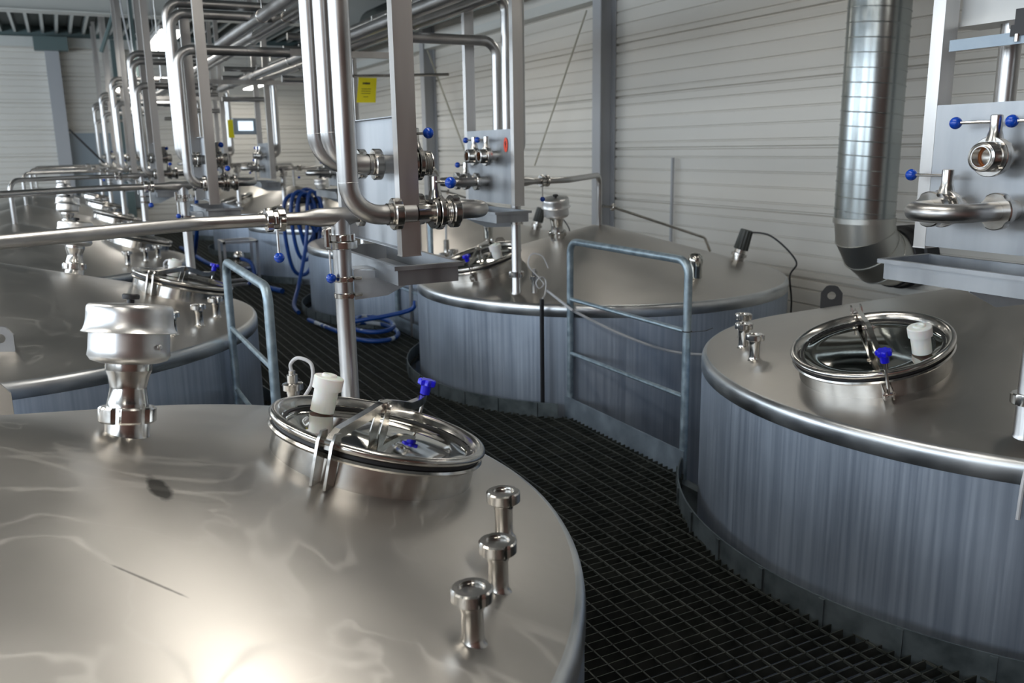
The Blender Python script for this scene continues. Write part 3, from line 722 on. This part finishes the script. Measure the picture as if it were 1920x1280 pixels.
# ---------------------------------------------------------------- riser with its cross pipe to the tank crown
for k in TANKS:
    T = TP(k); u, v = RIS(k); zb = conez(math.hypot(u, v))
    b = (u, v, zb); near = k in 'ABCD'; kk = k[0] if k[0] in 'AB' else ''
    t = thing('riser_pipe', T, b, {'A': 'stainless riser with tee and long cross pipe over the foreground tank', 'B': 'stainless riser and cross pipe over the second left tank',
        'C': 'stainless riser with nut at the right edge of the picture', 'D': 'stainless riser below the tray on the tank behind the long rail'}.get(k, 'stainless riser and cross pipe over %s' % WHO[k]), 'pipe', 'risers with cross pipes to the tank crowns')
    obj('riser', lambda: MB().lathe([(.036, -.01), (.0305, .004), (.0305, 1.405-zb)], (u, v, zb), (0,0,1), 28), 'pipe', t, b, 'rs'+kk)
    obj('base_nut', lambda: MB().nut((u, v, zb+(.05 if k[0] in 'AB' else .12)), (0,0,1), .05 if k != 'D' else .045, .03, .036, 4, 40), 'pol', t, b, 'rbn'+kk, sharp=30)
    obj('tee', lambda: MB().lathe([(.021, -.13), (.022, -.115), (.030, -.075), (.030, .03), (.022, .05), (.022, .075)], (u, v, 1.44), (1,0,0), 28).lathe([(.0305, -.06), (.030, 0)], (u, v, 1.44), (0,0,1), 28), 'pipe', t, b, 'tee'+kk, sharp=50)
    obj('stub_pipe', lambda: MB().lathe([(.022, 0), (.022, 1.31-u-.07)], (u+.07, v, 1.44), (1,0,0), 20).nut((u+.07, v, 1.44), (1,0,0), .036, .021, .022, 4, 32), 'pol', t, b, 'stub'+kk, sharp=30)
    # riser valve: two flanges, hanging rod with blue ball
    w = obj('valve', lambda: MB().nut((u, v, 1.372), (0,0,1), .046, .030, .022, 6, 48).ring((u, v, 1.336), (0,0,1), .052, .03, .024, 40).cyl((u-.05, v-.012, 1.345), (u-.05, v-.012, 1.40), .010, 12), 'pol', t, b, 'rvv'+kk, sharp=30)
    h = obj('handle_rod', lambda: MB().cyl((u-.048, v-.025, 1.335), (u-.048, v-.025, 1.255), .0035, 8), 'vent', w, b, 'rvr'+kk)
    if near: obj('ball_knob', lambda: MB().sphere((u-.048, v-.025, 1.243), .0165, 18, 10), 'blue', w, b, 'rvb'+kk)
    AX, AY = (.06, .25) if k == 'A' else (0, 0)
    def cross():
        return MB().tube(fillet([(u-.12, v, 1.44), (.68, v, 1.44), (AX, AY, 1.44), (AX, AY, conez(0)-.09)], [.25, .09], 9), .0205, 24)
    obj('cross_pipe', cross, 'pipe', t, b, 'cross'+kk, sharp=60)
    def cv():
        m = MB(); x0 = u-.215
        m.nut((x0+.024, v, 1.44), (1,0,0), .038, .02, .022, 4, 40, ph=.4).nut((x0-.014, v, 1.44), (1,0,0), .038, .02, .022, 4, 40, ph=1.1).ring((x0-.003, v, 1.44), (1,0,0), .030, .02, .016, 24)
        m.cyl((x0+.005, v-.028, 1.452), (x0+.005, v-.028, 1.43), .008, 10); return m
    w = obj('cross_valve', cv, 'pol', t, b, 'cv'+kk, sharp=30)
    h = obj('handle_rod', lambda: MB().cyl((u-.21, v-.022, 1.41), (u-.21, v-.022, 1.335), .0045, 10), 'vent', w, b, 'cvr'+kk)
    obj('ball_knob', lambda: MB().sphere((u-.21, v-.022, 1.322), .0165, 20, 12), 'blue', w, b, 'cvb'+kk)
    for z in (1.235, 1.180):
        obj('pipe_clamp', lambda: MB().ring((u, v, z-.009), (0,0,1), .0335, .0305, .018, 32).cyl((u+.012, v-.032, z), (u+.012, v-.046, z), .008, 10).cyl((u+.03, v-.02, z), (u+.055, v-.02, z), .006, 8), 'pol', t, b, 'clamp%s%s' % (z, kk))
    if k == 'D': obj('lever', MB().box((u+.01, v-.045, 1.17), (.012, .07, .012)), 'red', t, b, label='small red lever')
    if k == 'A' or k == 'B': obj('drain_spur', lambda: MB().lathe([(.05, -.0), (.05, .008), (.03, .01)], (u, v, zb), (0,0,1), 28), 'pol', t, b, 'spur'+kk)

# thin spray line running down the back of two wall side tanks
for k in ('D', 'E'):
    T = TM(k)
    t = thing('spray_line', T, (0, 0, 1.2), 'thin dark pipe sloping down to the right behind %s' % WHO[k], 'pipe', 'thin sloping spray lines'); b = (0, 0, 1.2)
    obj('pipe', lambda: MB().tube(fillet([(0, 0, 1.21), (-.10, .02, 1.20), (-.88, .18, .93), (-.93, .19, .82)], [.03, .04], 5), .011, 10), 'pol', t, b, 'spray')
    obj('union_nut', lambda: MB().nut((-.11, .02, 1.197), (-1,.2,-.3), .028, .01, .02, 4, 24), 'pol', t, b, 'sprayn')

# ---------------------------------------------------------------- pieces on the tank behind the long rail
single('conduit', MB().box((2.548, 4.575, .40), (.02, .02, .68)), 'dark', (2.548, 4.575, .05), 'dark upright cable conduit on the side of the tank behind the long rail', 'conduit')
P_ = [(2.70, 4.76, .90), (2.66, 4.77, .98), (2.60, 4.80, .99), (2.58, 4.80, .92), (2.64, 4.77, .84), (2.66, 4.75, .80), (2.62, 4.74, .78), (2.60, 4.74, .82), (2.64, 4.74, .85), (2.67, 4.74, .82), (2.62, 4.66, .755), (2.556, 4.58, .745)]
single('sensor_cable', MB().tube(smooth_curve(P_, 8), .0045, 8), 'cable', (2.6, 4.7, .745), 'thin pale looping cable beside the sensor on the tank behind the long rail', 'cable')
P_ = [(2.66, 4.72, .77), (2.655, 4.43, .70), (2.70, 4.395, .665), (2.91, 4.25, .54), (3.17, 4.145, .43), (3.40, 4.09, .385), (3.62, 4.085, .38), (3.9, 4.12, .39)]
single('sagging_cable', MB().tube(smooth_curve(P_, 8), .0085, 8), 'colm', (3.2, 4.2, .38), 'grey cable sagging along the tank wall behind the long safety rail', 'cable')
# vertical conduits between tanks
for i, (x, y) in enumerate(((2.68, 7.22), (2.76, 7.18), (2.84, 7.14))):
    single('conduit_pipe', MB().cyl((x, y, -.3), (x, y, 1.1), .018+.006*(i == 1), 12), 'pipe', (x, y, -.3), ('left', 'middle thicker', 'right')[i]+' upright pipe in the gap left of the tank behind the long rail', 'pipe', 'upright pipes between the tanks')

# ---------------------------------------------------------------- spiral duct
DX, DY, DR = 4.97, 4.28, .20
t = thing('spiral_duct', I4, (DX, DY, .85), 'large shiny spiral ventilation duct with elbow into the wall', 'duct'); b = (DX, DY, .85)
def spiral():
    m = MB().lathe([(DR, 1.13), (DR, 2.0), (DR, 3.0), (DR, 3.5)], (DX, DY, 0), (0,0,1), 96)
    P = .095; n = int((3.48-1.14)/P*40)
    m.tube([(DX+(DR+.0005)*math.cos(2*PI*i/40), DY-(DR+.0005)*math.sin(2*PI*i/40), 1.14+P*i/40) for i in range(n)], .0042, 6)
    return m
obj('spiral_pipe', spiral(), 'duct', t, b, sharp=60)
def elbow():
    m = MB(); seg = 64; n = 4; Rb = .30; cx = DX+Rb; cz = 1.13
    # mitred segments turning from straight down to +x
    rings = []
    for i in range(n+1):
        a = (PI/2)*i/n; c = Vector((cx-Rb*math.cos(a), DY, cz-Rb*math.sin(a))); nrm_ = Vector((-math.cos(a), 0, -math.sin(a)))
        sc = 1/math.cos(PI/4/n) if 0 < i < n else 1.0
        rings.append([c+nrm_*(-DR*math.cos(2*PI*j/seg)*sc)+Vector((0, DR*math.sin(2*PI*j/seg), 0)) for j in range(seg)])
    for i in range(n):
        A_, B_ = rings[i], rings[i+1]
        m.add(A_+B_, [(j, (j+1) % seg, seg+(j+1) % seg, seg+j) for j in range(seg)])
        cc = sum(A_, Vector())/seg
        if i: m.tube([cc+(p-cc)*1.005 for p in A_], .0045, 6, closed=True)
    m.lathe([(DR+.007, -.03), (DR+.007, .006), (DR, .008)], (DX, DY, 1.13), (0,0,1), 64)
    return m
obj('elbow', elbow(), 'elb', t, b, sharp=25)
obj('collar', MB().lathe([(DR+.002, 0), (DR+.012, .004), (DR+.012, .09), (DR+.03, .10), (DR+.03, .228)], (DX+.30, DY, .83), (1,0,0), 64), 'dark', t, b, label='black rubber collar at the wall')

# ---------------------------------------------------------------- valve head on the right edge drop pipe
T = TM('C'); b = (1.13, .60, 1.98)
t = thing('valve_actuator', T, b, 'white valve actuator box cut off by the top right corner', 'actuator')
obj('housing', MB().box((1.16, .60, 2.045), (.12, .36, .09)).box((1.16, .60, 1.992), (.14, .42, .014)), 'greyvalve', t, b)
obj('neck', MB().lathe([(.05, .0), (.075, .03), (.078, .05)], (1.15, .62, 1.937), (0,0,1), 32), 'vent', t, b)
obj('clip', MB().box((1.285, .66, 1.965), (.03, .03, .075)).box((1.292, .66, 1.945), (.03, .042, .03)), 'dark', t, b)
obj('clip_screw', MB().cyl((1.305, .66, 1.915), (1.305, .66, 1.935), .008, 12), 'pol', t, b)

# ---------------------------------------------------------------- overhead pipe rack
racks = [(1.27, 2.50, -3, 7.6, .040, 'nearest the left panels'), (1.42, 2.50, -3, 6.9, .030, 'second from the left, thinner'), (1.60, 2.62, 2, 19, .036, 'third from the left'),
         (2.16, 2.66, -3, 5.9, .042, 'short, ending above the near valve panels'), (2.10, 2.50, 3.0, 12.8, .045, 'long bright, lit along its top'), (2.31, 2.50, -3, 11.3, .038, 'long, beside the brightest'),
         (2.55, 2.68, -3, 16, .040, 'upper right'), (1.86, 2.72, -3, 18, .030, 'upper middle'), (2.72, 2.80, -3, 18, .045, 'highest on the right')]
for x, z, y0, y1, r, w in racks:
    t = thing('overhead_pipe', I4, (x, (y0+y1)/2, z), 'overhead stainless pipe running along the hall, %s' % w, 'pipe', 'overhead pipes along the hall'); b = (x, (y0+y1)/2, z)
    obj('pipe', MB().cyl((x, y0, z), (x, y1, z), r, 20), 'pipe', t, b, sharp=50)
    y = y0+.8
    while y < y1-.3:
        obj('pipe_hanger', MB().ring((x, y-.012, z), (0,1,0), r+.005, r, .024, 20).cyl((x, y, z+r), (x, y, z+r+.06), .005, 6), 'pol', t, b); y += 1.625
for i, y in enumerate((7.35, 10.6, 13.85, 17.1)):
    t = thing('pipe_support', I4, (1.9, y, 2.40), 'dark hanging cross bar carrying the overhead pipes, %s one from the camera' % ('first', 'second', 'third', 'fourth')[i], 'bracket', 'cross bars under the overhead pipes'); b = (1.9, y, 2.40)
    obj('bar', MB().box((1.95, y, 2.435), (1.7, .05, .05)), 'post', t, b)
    for x in (1.12, 2.78): obj('hanger_rod', MB().cyl((x, y, 2.44), (x, y, 4.1), .008, 8), 'post', t, b)

# ---------------------------------------------------------------- lamps
def lamp(x, y, z, L, w, n, where, pw, col=(1, .95, .86)):
    t = thing('ceiling_lamp', I4, (x, y, z), 'lit linear ceiling lamp, %s' % where, 'lamp', 'linear lamps along the hall'); b = (x, y, z)
    obj('housing', MB().box((x, y, z+.035), (w, L, .05)), 'vent', t, b)
    tb = MB()
    for i in range(n):
        l = L/n
        if w > .18: tb.box((x, y-L/2+l*(i+.5), z), (w*.85, l-.08, .02))
        else: tb.cyl((x, y-L/2+l*i+.03, z-.01), (x, y-L/2+l*(i+1)-.03, z-.01), .022, 12)
    obj('tube', tb, 'tube', t, b)
    [obj('hanger', MB().cyl((x, y+q, z+.05), (x, y+q, 4.15), .004, 6), 'colm', t, b) for q in (-L*.35, L*.35)]
    area('lamp_light', (x, y, z-.045), (0, 0, 0), w, L, pw, col)
lamp(3.97, 9.6, 3.10, 1.5, .12, 2, 'two tubes over the gap near the right wall, mid distance', 9)
lamp(3.97, 5.4, 3.10, 1.5, .12, 2, 'over the right tanks, above the picture', 3)
lamp(3.97, 1.4, 3.10, 1.5, .12, 2, 'over the right foreground tank, above the picture', 4)
lamp(3.97, 13.8, 3.10, 1.5, .12, 2, 'near the right wall, far', 14)
lamp(3.9, 19.6, 3.00, 1.4, .20, 2, 'farthest of the row near the right wall', 14)
lamp(1.40, 12.8, 3.08, 2.6, .30, 1, 'broad bright panel over the walkway on the left', 14)
lamp(1.12, 16.8, 2.75, 1.2, .22, 2, 'farthest over the walkway', 14)
lamp(1.05, 2.1, 3.6, 2.6, .30, 1, 'broad panel above the foreground tank', 24)
lamp(-1.6, 3.4, 3.6, 2.6, .30, 1, 'added broad panel left of the foreground tank', 22)  # unseen lamp, added to brighten the tops of the left tanks
lamp(-1.2, -0.6, 3.4, 2.6, .30, 1, 'broad panel behind the camera', 12)
lamp(-2.2, 5.5, 3.4, 2.6, .30, 1, 'broad panel over the left side of the hall', 15)
lamp(-2.2, 11.5, 3.4, 2.6, .30, 1, 'broad panel over the far left side of the hall', 12)

# ---------------------------------------------------------------- small things
t = thing('control_screen', I4, (2.16, 11.56, 1.97), 'small grey control screen, lit, fixed to a far post', 'screen'); b = (2.16, 11.56, 1.97)
RZ = Matrix.Rotation(math.radians(10), 4, 'Z')
obj('housing', MB().box((2.16, 11.58, 1.97), (.31, .06, .20), RZ), 'housing', t, b)
obj('display', MB().box((2.165, 11.546, 1.975), (.19, .012, .115), RZ), 'screen', t, b)
for z in (2.06, 1.88): obj('mount_arm', MB().box((2.27, 11.60, z), (.20, .03, .02)), 'colm', t, b)
single('yellow_card', MB().box((1.98, 11.54, 1.94), (.07, .004, .22)), 'yellow', (1.98, 11.54, 1.83), 'narrow yellow card hanging left of the lit control screen', 'card')
t = thing('yellow_notice', I4, (2.3, 7.04, 2.03), 'yellow laminated notice with dark heading hanging left of the foreground post', 'sign'); b = (2.3, 7.04, 2.03)
pts = [(2.292, 7.10, 2.218), (2.292, 6.70, 2.205), (2.292, 6.77, 2.018), (2.292, 7.18, 2.020)]
pts = [(2.245, 7.05, 2.225), (2.39, 7.03, 2.225), (2.37, 7.03, 2.03), (2.215, 7.05, 2.03)]
obj('sheet', MB().prism(pts, (.003, .004, 0)), 'yellow', t, b)
def line(u0, u1, h, th):
    P0, P1, P3 = Vector(pts[0]), Vector(pts[1]), Vector(pts[3]); dx = P1-P0; dz = P3-P0
    q = [P0+dx*u0+dz*h, P0+dx*u1+dz*h, P0+dx*u1+dz*(h+th), P0+dx*u0+dz*(h+th)]
    return [a+Vector((-.0015, -.0025, 0)) for a in q]
hd = MB()
for a in (.26, .34, .41, .47, .54, .61): hd.prism(line(a, a+.055, .19, .075), (.0005, .0008, 0))
for h in (.44, .53, .62, .76): hd.prism(line(.22 if h != .76 else .36, .74 if h != .76 else .62, h, .018), (.0005, .0008, 0))
obj('lettering', hd, 'ink', t, b)
single('small_bore_pipe', MB().tube(fillet([(2.05, 7.06, 2.42), (2.17, 7.06, 2.42), (2.17, 7.06, 1.3)], .06), .02, 12).tube([(2.15, 7.06, 2.235), (3.0, 6.96, 2.26)], .012, 8), 'pol', (2.17, 7.06, 1.3), 'thin bent pipe behind the yellow notice', 'pipe')

# blue hoses
def hose_hang():
    m = MB()
    for i, (x0, w, zt, zb_, yy) in enumerate(((2.42, .12, 1.19, .42, 9.95), (2.46, .10, 1.17, .62, 9.92), (2.51, .12, 1.21, .50, 9.98), (2.39, .16, 1.16, .24, 10.02), (2.55, .08, 1.19, .75, 9.9))):
        pts = [(x0-w, yy, zt-.12), (x0-w*1.05, yy, (zt+zb_)/2), (x0-w*.7, yy, zb_+.1), (x0, yy+.01, zb_), (x0+w*.7, yy+.02, zb_+.1), (x0+w*1.05, yy+.02, (zt+zb_)/2), (x0+w, yy+.02, zt-.12), (x0+w*.4, yy+.04, zt), (x0-w*.5, yy+.02, zt)]
        m.tube(smooth_curve(pts, 8, True), .022, 12, closed=True)
    m.tube(smooth_curve([(2.46, 9.86, 1.0), (2.40, 9.82, .6), (2.24, 9.6, .2), (2.08, 9.2, .05), (2.03, 8.8, .03)], 10), .022, 12)
    return m
single('hanging_hose', hose_hang(), 'hose', (2.45, 9.95, .22), 'dark blue hose hanging in long loops beside the wall side tank', 'hose')
single('hose_holder', MB().cyl((2.34, 9.96, 1.10), (2.66, 9.98, 1.10), .035, 12).cyl((2.60, 10.05, 0), (2.60, 10.05, 1.12), .025, 12), 'dark', (2.6, 10.05, 0), 'dark holder post inside the hanging blue hose', 'hose holder')
def hose_floor():
    m = MB(); pts = []
    pts += [(2.02, 8.35, .03)]
    for j in range(26):
        a = PI*1.0+j*.5; ro = .24-.003*j
        pts.append((2.36+ro*.95*math.cos(a)*.9, 7.35+ro*1.55*math.sin(a), .026+.0055*j))
    pts += [(2.62, 7.15, .25), (2.68, 7.12, .34)]
    return m.tube(smooth_curve(pts, 5), .020, 12)

m, nt, p = newmat('striped_blue_hose'); N = nt.nodes; L = nt.links
tc = N.new('ShaderNodeTexCoord'); vz = N.new('ShaderNodeTexNoise'); vz.inputs['Scale'].default_value = 5; L.new(tc.outputs['Object'], vz.inputs['Vector'])
r = N.new('ShaderNodeValToRGB'); e = r.color_ramp.elements; e[0].position = .60; e[0].color = (.003, .05, .25, 1); e[1].position = .61; e[1].color = (.45, .50, .56, 1)
L.new(vz.outputs['Fac'], r.inputs[0]); L.new(r.outputs[0], p.inputs['Base Color']); p.inputs['Roughness'].default_value = .35; M['hose2'] = m
single('coiled_hose', hose_floor(), 'hose2', (2.36, 7.4, .005), 'blue hose with pale stripes coiled on the grating under the drip tray bracket', 'hose')
single('floor_hose', MB().tube(smooth_curve([(1.75, 16.2, .03), (1.80, 14.6, .03), (1.85, 13.4, .03), (2.05, 12.4, .03), (2.15, 11.6, .03), (2.08, 10.9, .03), (2.20, 10.3, .03)], 10), .03, 10), 'hose', (2, 13, 0), 'blue hose lying along the far grating beside the right row', 'hose')
single('floor_hose', MB().tube(smooth_curve([(1.55, 15.5, .03), (1.62, 13.9, .06), (1.62, 12.9, .5), (1.64, 12.7, 1.05)], 10), .028, 10), 'hose', (1.6, 13.5, 0), 'blue hose rising steeply at the far end of the walkway', 'hose')
t = thing('pump_skid', I4, (1.95, 11.4, 0), 'small pump in a pale frame standing far down the walkway', 'pump'); b = (1.95, 11.4, 0)
fr = MB()
for x in (1.72, 2.12):
    for y in (11.2, 11.6): fr.box((x, y, .28), (.03, .03, .56))
for z in (.02, .55):
    for y in (11.2, 11.6): fr.box((1.92, y, z), (.43, .03, .03))
    for x in (1.72, 2.12): fr.box((x, 11.4, z), (.03, .43, .03))
obj('frame', fr, 'vent', t, b)
obj('pump_body', MB().cyl((1.80, 11.4, .2), (2.05, 11.4, .2), .09, 20).sphere((1.90, 11.3, .36), .07), 'pol', t, b)
obj('motor', MB().cyl((2.0, 11.45, .22), (2.0, 11.62, .22), .07, 16), 'dark', t, b)
obj('hose_tail', MB().tube(smooth_curve([(1.92, 11.2, .34), (2.0, 11.05, .3), (2.02, 11.0, .15), (1.94, 11.0, .04)], 8), .024, 10), 'hose', t, b)

t = thing('plastic_funnel', I4, (3.14, 7.46, .69), 'white plastic funnel on a thin stem, seen behind the swing bend', 'funnel'); b = (3.14, 7.46, .69)
obj('funnel_cone', MB().lathe([(.012, .93), (.014, .95), (.068, 1.03), (.070, 1.05), (.066, 1.05), (.010, .955)], (3.14, 7.46, 0), (0,0,1), 24), 'white', t, b)
obj('stem', MB().cyl((3.14, 7.46, .80), (3.14, 7.46, .94), .011, 12), 'white', t, b)
obj('socket', MB().lathe([(.035, .68), (.03, .70), (.026, .74), (.026, .82), (.012, .825)], (3.14, 7.46, 0), (0,0,1), 20), 'pol', t, b)
